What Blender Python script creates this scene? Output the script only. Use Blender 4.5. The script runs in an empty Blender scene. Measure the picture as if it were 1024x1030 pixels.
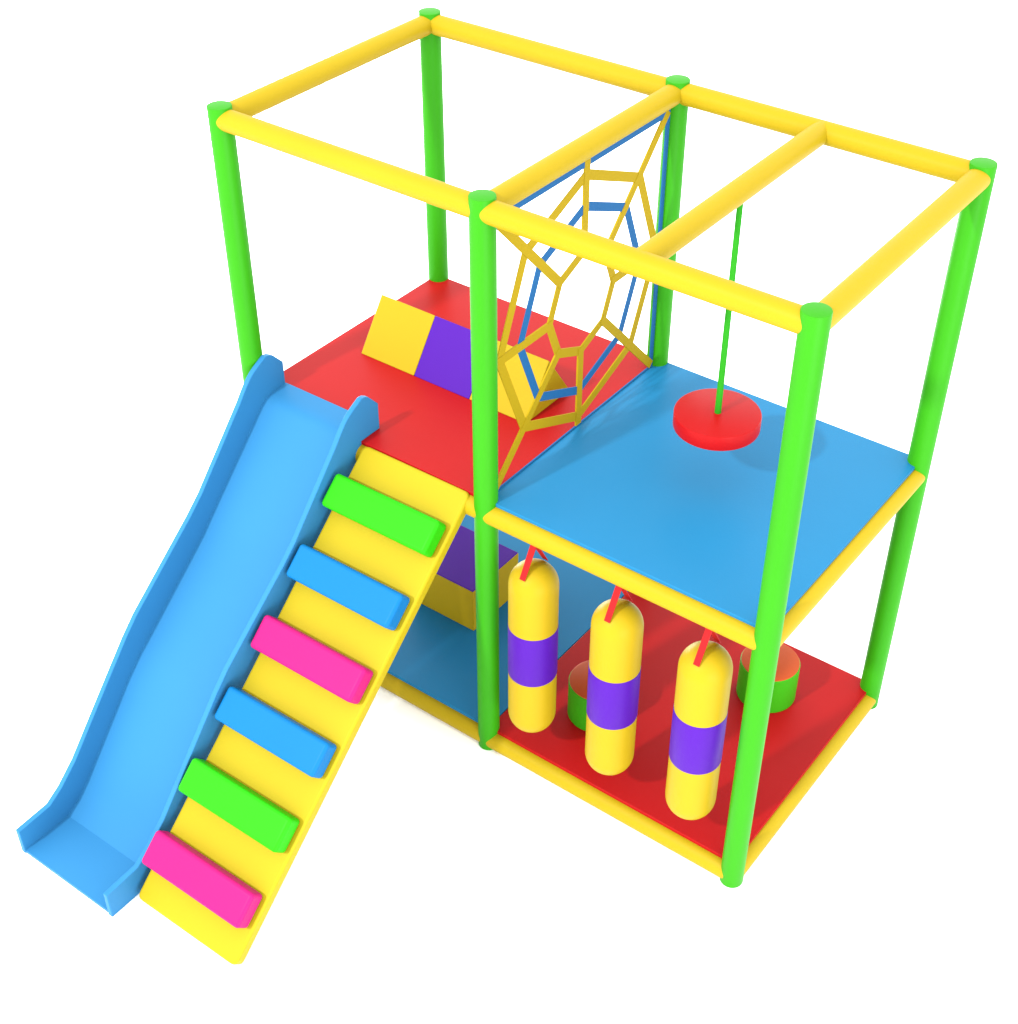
import bpy, bmesh, math
from mathutils import Vector, Matrix

S = bpy.context.scene
COL = S.collection

# ------------------------------------------------------------------ camera
cam_d = bpy.data.cameras.new('camera')
cam = bpy.data.objects.new('camera', cam_d)
COL.objects.link(cam)
YAW, PITCH, ROLL = -0.6425, 0.6709, -0.0005
fwd = Vector((math.sin(YAW)*math.cos(PITCH), math.cos(YAW)*math.cos(PITCH), -math.sin(PITCH)))
right = Vector((math.cos(YAW), -math.sin(YAW), 0))
up = right.cross(fwd)
m = Matrix((right, up, -fwd)).transposed().to_4x4()
m.translation = Vector((3.8979, -3.4465, 4.7526))
cam.matrix_world = m
cam_d.sensor_fit = 'HORIZONTAL'
cam_d.sensor_width = 36.0
cam_d.lens = 1472.3/1024*36.0
cam_d.clip_start = 0.05
cam_d.clip_end = 400
S.camera = cam

# ------------------------------------------------------------------ light
WORLD = 3.1
w = bpy.data.worlds.new('World'); S.world = w; w.use_nodes = True
bg = w.node_tree.nodes['Background']
bg.inputs['Color'].default_value = (1.0, 1.0, 1.0, 1)
bg.inputs['Strength'].default_value = WORLD

key_d = bpy.data.lights.new('key_light', 'AREA')
key_d.shape = 'DISK'; key_d.size = 0.75
key_d.energy = 2780
key_d.color = (1.0, 0.985, 0.96)
key = bpy.data.objects.new('key_light', key_d); COL.objects.link(key)
sd = Vector((0.20, 1.0, -0.81)).normalized()           # the way the light travels
key.location = Vector((1.2, 0.5, 1.2)) - sd*16
key.rotation_euler = sd.to_track_quat('-Z', 'Y').to_euler()

# broad soft box low on the right of the camera: it opens up the shaded sides and the lower floors
fill_d = bpy.data.lights.new('fill_light', 'AREA')
fill_d.shape = 'RECTANGLE'; fill_d.size = 5.0; fill_d.size_y = 2.6
fill_d.energy = 600
fill = bpy.data.objects.new('fill_light', fill_d); COL.objects.link(fill)
fill.location = (9.8, -5.0, 1.5)
fill.rotation_euler = (Vector((1.0, 0.3, 0.5)) - fill.location).to_track_quat('-Z', 'Y').to_euler()

# second soft box, low behind the left end, lighting the floor under the red deck
back_d = bpy.data.lights.new('back_fill_light', 'AREA')
back_d.shape = 'RECTANGLE'; back_d.size = 4.0; back_d.size_y = 1.1
back_d.energy = 650; back_d.specular_factor = 0.1
back = bpy.data.objects.new('back_fill_light', back_d); COL.objects.link(back)
back.location = (-5.5, 4.5, 0.75)
back.rotation_euler = (Vector((0.6, 0.5, 0.4)) - back.location).to_track_quat('-Z', 'Y').to_euler()

S.view_settings.view_transform = 'Standard'
S.view_settings.look = 'None'
S.view_settings.exposure = 0
S.view_settings.gamma = 1
S.view_settings.use_curve_mapping = False
S.render.engine = 'CYCLES'
S.cycles.max_bounces = 12
S.cycles.diffuse_bounces = 8

# ------------------------------------------------------------------ materials
def lin(c):
    c /= 255.0
    return c/12.92 if c <= 0.04045 else ((c+0.055)/1.055)**2.4

def mat(name, rgb, k=0.325, rough=0.5, spec=0.08, bump=0.06, scale=90, coat=0.0):
    """rgb: the colour as photographed; k: scene illumination factor"""
    M = bpy.data.materials.new(name); M.use_nodes = True
    nt = M.node_tree; N = nt.nodes; L = nt.links
    b = N['Principled BSDF']
    tc = N.new('ShaderNodeTexCoord')
    base = [max(0.002, min(0.95, lin(c)*k)) for c in rgb]
    nz = N.new('ShaderNodeTexNoise'); nz.inputs['Scale'].default_value = 3.5; nz.inputs['Detail'].default_value = 3
    L.new(tc.outputs['Object'], nz.inputs['Vector'])
    mp = N.new('ShaderNodeMapRange'); mp.inputs['To Min'].default_value = 0.965; mp.inputs['To Max'].default_value = 1.035
    L.new(nz.outputs['Fac'], mp.inputs['Value'])
    mul = N.new('ShaderNodeVectorMath'); mul.operation = 'SCALE'
    mul.inputs[0].default_value = base
    L.new(mp.outputs['Result'], mul.inputs['Scale'])
    L.new(mul.outputs['Vector'], b.inputs['Base Color'])
    b.inputs['Roughness'].default_value = rough
    b.inputs['Specular IOR Level'].default_value = spec
    if coat:
        b.inputs['Coat Weight'].default_value = coat; b.inputs['Coat Roughness'].default_value = 0.25
    n2 = N.new('ShaderNodeTexNoise'); n2.inputs['Scale'].default_value = scale; n2.inputs['Detail'].default_value = 2
    L.new(tc.outputs['Object'], n2.inputs['Vector'])
    bp = N.new('ShaderNodeBump'); bp.inputs['Strength'].default_value = bump; bp.inputs['Distance'].default_value = 0.004
    L.new(n2.outputs['Fac'], bp.inputs['Height'])
    L.new(bp.outputs['Normal'], b.inputs['Normal'])
    return M

M_FLOOR = mat('white_floor', (253, 253, 254), 0.99, 0.8, 0.1, 0.0)
M_POST = mat('green_sleeve', (73, 205, 28), rough=0.42)
M_RAIL = mat('yellow_foam', (240, 206, 34), rough=0.5)
M_RED = mat('red_vinyl', (232, 32, 34), rough=0.42)
M_BLUE = mat('blue_vinyl', (48, 164, 228), rough=0.38)
M_SLIDE = mat('slide_plastic', (70, 170, 240), rough=0.5, bump=0.0)
M_BOARD = mat('board_vinyl', (242, 216, 38), rough=0.45)
M_GREENB = mat('green_block_vinyl', (60, 236, 0), rough=0.45)
M_BLUEB = mat('blue_block_vinyl', (0, 149, 232), rough=0.45)
M_PINKB = mat('pink_block_vinyl', (250, 36, 148), rough=0.45)
M_YEL = mat('yellow_vinyl', (244, 208, 36), rough=0.45)
M_PUR = mat('purple_vinyl', (106, 33, 208), rough=0.45)
M_NETY = mat('yellow_webbing', (224, 190, 14), rough=0.7, scale=300)
M_NETB = mat('blue_webbing', (46, 128, 198), rough=0.7, scale=300)
M_STRAP = mat('red_strap', (246, 40, 44), rough=0.6, scale=300)
M_ROPE = mat('green_rope', (60, 200, 40), rough=0.7, scale=200)
M_STOOLG = mat('stool_green_vinyl', (78, 210, 30), rough=0.45)
M_STOOLT = mat('stool_orange_vinyl', (255, 112, 56), rough=0.45)
M_SEAT = mat('seat_red_vinyl', (232, 26, 30), rough=0.4)

# ------------------------------------------------------------------ helpers
def finish(name, bm, material, parent=None, smooth=True, bevel=0, segs=3, label=None, angle=40):
    bmesh.ops.recalc_face_normals(bm, faces=bm.faces[:])
    me = bpy.data.meshes.new(name)
    bm.to_mesh(me); bm.free()
    me.materials.append(material)
    o = bpy.data.objects.new(name, me)
    COL.objects.link(o)
    if parent is not None: o.parent = parent
    if smooth:
        for p in me.polygons: p.use_smooth = True
        me.set_sharp_from_angle(angle=math.radians(angle))
    if bevel:
        b = o.modifiers.new('bevel', 'BEVEL'); b.width = bevel; b.segments = segs
        b.limit_method = 'ANGLE'; b.angle_limit = math.radians(50); b.harden_normals = False
    if label: o['label'] = label
    return o

def thing(name, loc, label, cat, group=None):
    o = bpy.data.objects.new(name, None)
    o.empty_display_size = 0.1
    COL.objects.link(o)
    o.location = loc
    o['label'] = label; o['category'] = cat
    if group: o['group'] = group
    return o

def copy_thing(root, loc, label):
    r = root.copy(); COL.objects.link(r); r.location = loc; r['label'] = label
    for ch in list(root.children):
        c = ch.copy(); COL.objects.link(c); c.parent = r
        for g in list(ch.children):
            d = g.copy(); COL.objects.link(d); d.parent = c
    return r

def tube(bm, a, b, r, n=48, cap=True):
    a, b = Vector(a), Vector(b)
    d = (b-a); L = d.length
    q = d.to_track_quat('Z', 'Y').to_matrix().to_4x4()
    bmesh.ops.create_cone(bm, cap_ends=cap, segments=n, radius1=r, radius2=r, depth=L,
                          matrix=Matrix.Translation((a+b)/2) @ q)

def lathe(bm, prof, n=64, c=(0, 0)):
    rings = []
    for r, z in prof:
        if r < 1e-6: rings.append([bm.verts.new((c[0], c[1], z))])
        else: rings.append([bm.verts.new((c[0]+r*math.cos(2*math.pi*i/n), c[1]+r*math.sin(2*math.pi*i/n), z)) for i in range(n)])
    for A, B in zip(rings, rings[1:]):
        for i in range(n):
            j = (i+1) % n
            if len(A) == 1 and len(B) == 1: continue
            if len(A) == 1: bm.faces.new((A[0], B[i], B[j]))
            elif len(B) == 1: bm.faces.new((A[i], A[j], B[0]))
            else: bm.faces.new((A[i], A[j], B[j], B[i]))
    for R in (rings[0], rings[-1]):
        if len(R) > 1: bm.faces.new(R)

def box(bm, lo, hi):
    lo, hi = Vector(lo), Vector(hi)
    mt = Matrix.Translation((lo+hi)/2) @ Matrix.Diagonal((hi-lo).to_4d())
    bmesh.ops.create_cube(bm, size=1, matrix=mt)

def prism_x(bm, prof, x0, x1):
    """closed (y,z) outline swept along x"""
    A = [bm.verts.new((x0, y, z)) for y, z in prof]
    B = [bm.verts.new((x1, y, z)) for y, z in prof]
    n = len(prof)
    bm.faces.new(A); bm.faces.new(B[::-1])
    for i in range(n):
        j = (i+1) % n
        bm.faces.new((A[i], A[j], B[j], B[i]))

def rounded(pts, r, n=6):
    """round the corners of a polygon"""
    out = []
    N = len(pts)
    for i in range(N):
        p = Vector(pts[i]); a = Vector(pts[i-1]); b = Vector(pts[(i+1) % N])
        u = (a-p).normalized(); v = (b-p).normalized()
        for k in range(n+1):
            t = k/n
            q = (p+u*r)*(1-t)**2 + p*2*t*(1-t) + (p+v*r)*t**2
            out.append(tuple(q))
    return out

def catmull(pts, n=6):
    out = []
    P = [pts[0]] + list(pts) + [pts[-1]]
    for i in range(1, len(P)-2):
        p0, p1, p2, p3 = [Vector(q) for q in P[i-1:i+3]]
        for k in range(n):
            t = k/n
            out.append(tuple(0.5*((2*p1)+(p2-p0)*t+(2*p0-5*p1+4*p2-p3)*t*t+(3*p1-p0-3*p2+p3)*t**3)))
    out.append(tuple(pts[-1]))
    return out

# ------------------------------------------------------------------ setting
bm = bmesh.new()
bmesh.ops.create_grid(bm, x_segments=8, y_segments=8, size=90)
g = finish('ground', bm, M_FLOOR, smooth=False)
g['kind'] = 'structure'

# ------------------------------------------------------------------ play frame
B = 1.21                   # one bay
X = (0.0, B, 2*B); Y = (0.0, B)
H = 2.60; PR = 0.0464; RR = 0.042
ZT, ZM, ZB = 2.55, 1.288, 0.044
DECK = 1.346; FLOOR = 0.104

frame = thing('play_frame', (0, 0, 0), 'two bay climbing frame with green posts, yellow rails and red and blue decks', 'climbing frame')
def post(x, y):
    bm = bmesh.new()
    lathe(bm, [(0, 0), (PR-0.003, 0), (PR, 0.003), (PR, H-0.004), (PR-0.001, H-0.001), (PR-0.004, H), (0, H)], 56, (x, y))
    return finish('post', bm, M_POST, frame)
for x in X:
    for y in Y: post(x, y)
def rail(a, b, r=RR):
    bm = bmesh.new(); tube(bm, a, b, r, 56)
    return finish('rail', bm, M_RAIL, frame)
e = 0.005
for z, r in ((ZT, RR), (ZM, 0.043), (ZB, 0.0435)):
    for y in Y:
        for i in (0, 1):
            rail((X[i]+e, y, z), (X[i+1]-e, y, z), r)
    for x in X:
        rail((x, Y[0]+e, z), (x, Y[1]-e, z), r)
rail((1.817, Y[0]+0.004, ZT), (1.817, Y[1]-0.004, ZT))      # cross rail over the swing

def deck(x0, x1, z, t, material, label):
    bm = bmesh.new()
    box(bm, (x0, 0.0, z-t), (x1, B+0.018, z))
    return finish('deck', bm, material, frame, bevel=0.002, segs=2, label=label)
deck(-0.024, B-0.002, DECK, 0.026, M_RED, 'red upper deck beside the slide')
deck(B+0.002, 2*B+0.002, DECK, 0.026, M_BLUE, 'blue upper deck under the round swing')
deck(-0.002, B-0.002, FLOOR, 0.03, M_BLUE, 'blue lower floor under the red deck')
deck(B+0.002, 2*B+0.002, FLOOR, 0.03, M_RED, 'red lower floor under the blue deck')

# ------------------------------------------------------------------ slide
slide = thing('slide', (0.318, -1.5, 0), 'sky blue wavy slide with raised side walls, running down beside the yellow climbing ramp', 'slide')
def local(o, root, turn=0.0):
    o.matrix_parent_inverse = Matrix.Translation(-root.location)
    if turn: o.matrix_basis = Matrix.Rotation(turn, 4, 'Z')
    return o
SX0, SX1, TH = 0.046, 0.585, 0.022
bedp = [(0.112, 1.362), (0.03, 1.360), (-0.015, 1.348), (-0.055, 1.314), (-0.10, 1.268), (-0.28, 1.084), (-0.455, 0.905), (-0.525, 0.845),
        (-0.70, 0.697), (-0.875, 0.548), (-0.955, 0.466), (-1.11, 0.284), (-1.25, 0.120), (-1.31, 0.062), (-1.375, 0.021)]
bed_s = catmull(bedp[:5], 4)[:-1] + bedp[4:] + [(-1.594, 0.018)]
under = []
for i, (y, z) in enumerate(bed_s):
    a = Vector(bed_s[max(0, i-1)]); b = Vector(bed_s[min(len(bed_s)-1, i+1)])
    d = (b-a).normalized(); nrm = Vector((d.y, -d.x))
    if nrm.y > 0: nrm = -nrm
    if y > -0.0: q = (y, DECK+0.001)
    else:
        q = (y+nrm.x*0.018, max(0.003, z+nrm.y*0.018))
        if q[1] > DECK-0.03 : q = (min(q[0], -0.006), q[1])
    under.append(q)
bm = bmesh.new()
A = [[bm.verts.new((x, y, z)) for x in (SX0+TH-0.002, SX1-TH+0.002)] for y, z in bed_s]
C = [[bm.verts.new((x, y, z)) for x in (SX0+TH-0.002, SX1-TH+0.002)] for y, z in under]
for i in range(len(A)-1):
    bm.faces.new((A[i][0], A[i][1], A[i+1][1], A[i+1][0]))
    bm.faces.new((C[i][0], C[i+1][0], C[i+1][1], C[i][1]))
    for s in (0, 1): bm.faces.new((A[i][s], A[i+1][s], C[i+1][s], C[i][s]))
for i in (0, -1): bm.faces.new((A[i][0], A[i][1], C[i][1], C[i][0]))
local(finish('slide_bed', bm, M_SLIDE, slide, angle=25), slide, 0.006)
wallp = [(0.012, 1.540), (-0.06, 1.502), (-0.105, 1.462), (-0.155, 1.400)]
wall2 = [(-0.425, 1.100), (-0.500, 1.032), (-0.850, 0.748), (-0.925, 0.672), (-1.12, 0.450), (-1.28, 0.266), (-1.37, 0.186)]
top = [(0.108, 1.468), (0.055, 1.526), (0.035, 1.538)] + catmull(wallp, 4) + wall2 + [(-1.44, 0.142), (-1.598, 0.134)]
low = [(y-0.030, z-0.085) for y, z in bedp if -1.12 < y < -0.05]
outline = top + [(-1.598, 0.001), (-1.25, 0.001)] + low[::-1] + [(-0.050, 1.23), (-0.050, 1.26), (-0.004, 1.29), (-0.004, DECK+0.001), (0.108, DECK+0.001)]
for x0, x1 in ((SX0, SX0+TH), (SX1-TH, SX1)):
    bm = bmesh.new(); prism_x(bm, outline, x0, x1)
    local(finish('side_wall', bm, M_SLIDE, slide, angle=30, bevel=0.003, segs=2), slide, 0.006)

# ------------------------------------------------------------------ climbing ramp
s = Vector((0, -1.482, 0.036-1.350)); RL = s.length; s.normalize()
n = Vector((0, s.z, -s.y)); n = n if n.z > 0 else -n
O = Vector((0, -0.006, 1.350))
R3 = Matrix((Vector((1, 0, 0)), -s, n)).transposed().to_4x4()      # local x, up the slope, off the board
R3 = Matrix.Translation(Vector((0.866, 0, 0))) @ Matrix.Rotation(0.0095, 4, 'Z') @ Matrix.Translation(Vector((-0.866, 0, 0))) @ (Matrix.Translation(O) @ R3)
ramp = thing('climbing_ramp', (0.866, -1.46, 0), 'yellow sloping climbing ramp with green, blue and pink foam steps', 'climbing ramp')
def onramp(o):
    o.matrix_parent_inverse = Matrix.Translation(-ramp.location)
    o.matrix_basis = R3
    return o
BX0, BX1 = 0.606, 1.140
bm = bmesh.new()
pts = rounded([(BX0, -0.004), (BX1, -0.004), (BX1, -RL), (BX0, -RL)], 0.030)
T = [bm.verts.new((x, y, 0)) for x, y in pts]; U = [bm.verts.new((x, y, -0.05)) for x, y in pts]
bm.faces.new(T); bm.faces.new(U[::-1])
for i in range(len(T)): bm.faces.new((T[i], T[(i+1) % len(T)], U[(i+1) % len(T)], U[i]))
onramp(finish('board', bm, M_BOARD, ramp, bevel=0.011, segs=4, angle=30))
for k, (mm, nm) in enumerate([(M_GREENB, 'green'), (M_BLUEB, 'blue'), (M_PINKB, 'pink'), (M_BLUEB, 'blue'), (M_GREENB, 'green'), (M_PINKB, 'pink')]):
    s0 = 0.153 + 0.3085*k
    bm = bmesh.new(); box(bm, (0.599, -s0-0.142, 0.001), (1.120, -s0, 0.080))
    onramp(finish('foam_step', bm, mm, ramp, bevel=0.016, segs=5, label=f'{nm} foam step', angle=60))

# ------------------------------------------------------------------ web net
net = thing('climbing_net', (1.212, B/2, DECK), 'yellow and blue spider web climbing net hung upright between the two upper decks', 'net')
NX, CY, CZ = 1.212, 0.606, 1.918
def loc(o): return local(o, net)
def plate(bm, quad, t):
    A = [bm.verts.new((NX-t/2, y, z)) for y, z in quad]; Bq = [bm.verts.new((NX+t/2, y, z)) for y, z in quad]
    bm.faces.new(A); bm.faces.new(Bq[::-1])
    for i in range(4): bm.faces.new((A[i], A[(i+1) % 4], Bq[(i+1) % 4], Bq[i]))
def octring(bm, r, wd, t):
    P = []
    for rr in (r-wd/2, r+wd/2):
        P.append([(CY+rr*math.cos(math.pi/4*i), CZ+rr*math.sin(math.pi/4*i)*1.005) for i in range(8)])
    V = [[[bm.verts.new((NX+sx*t/2, y, z)) for y, z in ring] for ring in P] for sx in (-1, 1)]
    for i in range(8):
        j = (i+1) % 8
        for q in (0, 1): bm.faces.new((V[q][0][i], V[q][0][j], V[q][1][j], V[q][1][i]))
        for q in (0, 1): bm.faces.new((V[0][q][i], V[0][q][j], V[1][q][j], V[1][q][i]))
Y0, Y1, Z0, Z1 = 0.042, 1.162, DECK+0.002, ZT-RR-0.001
bm = bmesh.new()
fw = 0.026
o_ = [(Y0, Z0), (Y1, Z0), (Y1, Z1), (Y0, Z1)]; i_ = [(Y0+0.014, Z0+0.006), (Y1-0.022, Z0+0.006), (Y1-0.022, Z1-0.032), (Y0+0.014, Z1-0.032)]
V = [[[bm.verts.new((NX+sx*0.003, y, z)) for y, z in ring] for ring in (i_, o_)] for sx in (-1, 1)]
for i in range(4):
    j = (i+1) % 4
    for q in (0, 1): bm.faces.new((V[q][0][i], V[q][0][j], V[q][1][j], V[q][1][i]))
    for q in (0, 1): bm.faces.new((V[0][q][i], V[0][q][j], V[1][q][j], V[1][q][i]))
loc(finish('border_strap', bm, M_NETB, net, smooth=False))
for r, mm, wd in ((0.522, M_NETY, 0.043), (0.398, M_NETB, 0.038), (0.215, M_NETY, 0.040)):
    bm = bmesh.new(); octring(bm, r, wd, 0.004)
    loc(finish('ring_strap', bm, mm, net, smooth=False, label=('blue' if mm is M_NETB else 'yellow')+' eight sided ring strap'))
for i in range(8):
    a = math.pi/4*i
    c, si = math.cos(a), math.sin(a)
    if i % 2: end = ((Y1 if c > 0 else Y0)-(0.012 if c > 0 else -0.012), (Z1-0.012 if si > 0 else Z0+0.012))
    else: end = (CY+c*0.545, CZ) if si*si < 0.5 else (CY, Z1-0.006 if si > 0 else Z0+0.006)
    if i % 4 == 0: end = ((Y1-0.01, CZ) if c > 0 else (Y0+0.01, CZ))
    st = Vector((CY+c*0.20, CZ+si*0.20)); en = Vector(end)
    d = (en-st).normalized(); pv = Vector((-d.y, d.x))*0.0180
    bm = bmesh.new(); plate(bm, [tuple(st-pv), tuple(en-pv), tuple(en+pv), tuple(st+pv)], 0.007)
    loc(finish('spoke_strap', bm, M_NETY, net, smooth=False))

# ------------------------------------------------------------------ disc swing
SWX, SWY, SWZ = 1.824, 0.622, 1.655
sw = thing('disc_swing', (SWX, SWY, SWZ), 'round red disc swing hanging on a green rope over the blue upper deck', 'swing')
bm = bmesh.new()
lathe(bm, [(0, -0.062), (0.159, -0.062), (0.1622, -0.0605), (0.1635, -0.057), (0.1635, -0.005), (0.1622, -0.0015), (0.159, 0), (0, 0)], 72)
finish('seat', bm, M_SEAT, sw)
bm = bmesh.new()
lathe(bm, [(0, -0.002), (0.0125, -0.002), (0.0125, 0.01), (0.011, ZT-RR-SWZ+0.006), (0, ZT-RR-SWZ+0.006)], 20)
finish('rope', bm, M_ROPE, sw)

# ------------------------------------------------------------------ punch bags
def make_bag(x, label):
    t = thing('punch_bag', (x, 0, ZM-0.043), label, 'punch bag', 'punch bags hung from the front deck rail')
    r = 0.0985; zo = ZM-0.043
    top_c, bot_c = 1.040-zo, 0.354-zo
    prof = []
    for i in range(13):
        a = math.pi/2*i/12; prof.append((r*math.sin(a), bot_c - r*math.cos(a)))
    for i in range(13):
        a = math.pi/2*i/12; prof.append((r*math.cos(a), top_c + r*math.sin(a)))
    prof[0] = (0, prof[0][1]); prof[-1] = (0, prof[-1][1])
    bm = bmesh.new(); lathe(bm, prof, 64)
    body = finish('body', bm, M_YEL, t)
    z0, z1 = 0.578-zo, 0.832-zo
    bm = bmesh.new(); lathe(bm, [(r-0.004, z0), (r+0.0008, z0+0.001), (r+0.0015, z0+0.004), (r+0.0015, z1-0.004), (r+0.0008, z1-0.001), (r-0.004, z1)], 64)
    finish('band', bm, M_PUR, body, label='purple middle band')
    bm = bmesh.new()
    hw, th = 0.0125, 0.004
    pts = [(-0.077, 1.111-zo), (0.0, 0.004), (0.077, 1.111-zo)]
    inner = [(-0.0730, 1.1125-zo), (0.0, -0.010), (0.0730, 1.1125-zo)]
    o4 = [pts[0], pts[1], pts[2], inner[2], inner[1], inner[0]]
    A = [bm.verts.new((-hw, y, z)) for y, z in o4]; C2 = [bm.verts.new((hw, y, z)) for y, z in o4]
    bm.faces.new((A[0], A[1], A[4], A[5])); bm.faces.new((A[1], A[2], A[3], A[4]))
    bm.faces.new((C2[5], C2[4], C2[1], C2[0])); bm.faces.new((C2[4], C2[3], C2[2], C2[1]))
    for i in range(6): bm.faces.new((A[i], A[(i+1) % 6], C2[(i+1) % 6], C2[i]))
    finish('strap', bm, M_STRAP, t, smooth=False)
    return t
bag = make_bag(1.437, 'leftmost of the three yellow punch bags, hanging next to the middle green post')
copy_thing(bag, (1.822, 0, bag.location.z), 'middle one of the three yellow punch bags, hanging in front of the inner stool')
copy_thing(bag, (2.201, 0, bag.location.z), 'rightmost of the three yellow punch bags, hanging closest to the front corner post')

# ------------------------------------------------------------------ stools
def make_stool(x, y, label):
    t = thing('stool', (x, y, FLOOR+0.0005), label, 'stool', 'round foam stools on the red floor')
    h = 0.195; r = 0.129
    bm = bmesh.new()
    lathe(bm, [(0, 0), (r-0.004, 0), (r, 0.004), (r, h-0.006), (r-0.006, h), (0, h)], 64)
    finish('body', bm, M_STOOLG, t)
    bm = bmesh.new()
    lathe(bm, [(0, h-0.004), (r-0.0035, h-0.004), (r-0.0035, h+0.001), (r-0.008, h+0.003), (0, h+0.003)], 64)
    finish('seat_pad', bm, M_STOOLT, t, label='orange seat pad')
    return t
st = make_stool(2.066, 0.895, 'round green foam stool with orange top behind the front corner post')
copy_thing(st, (1.536, 0.350, st.location.z), 'round green foam stool with orange top half hidden behind the middle punch bag')

# ------------------------------------------------------------------ foam wedge on the red deck
wd = thing('foam_wedge', (0.594, 0.645, DECK+0.0005), 'triangular foam wedge with yellow and purple sections lying on the red upper deck', 'foam wedge')
xs = [-0.444, -0.147, 0.150, 0.444]
for i, mm in enumerate((M_YEL, M_PUR, M_YEL)):
    bm = bmesh.new(); prism_x(bm, [(-0.155, 0), (0.155, 0), (0.0, 0.222)], xs[i]+0.0004, xs[i+1]-0.0004)
    finish('foam_section', bm, mm, wd, bevel=0.003, segs=2, label='purple middle section' if i == 1 else None)

# ------------------------------------------------------------------ foam block on the lower floor
fb = thing('foam_block', (0.60, 0.607, FLOOR+0.0005), 'low yellow foam block with purple top on the blue lower floor behind the ramp', 'foam block')
bm = bmesh.new(); box(bm, (-0.19, -0.174, 0), (0.19, 0.174, 0.238))
finish('body', bm, M_YEL, fb, bevel=0.003, segs=2)
bm = bmesh.new(); box(bm, (-0.188, -0.172, 0.237), (0.188, 0.172, 0.243))
finish('top_pad', bm, M_PUR, fb, bevel=0.002, segs=2, label='purple top')
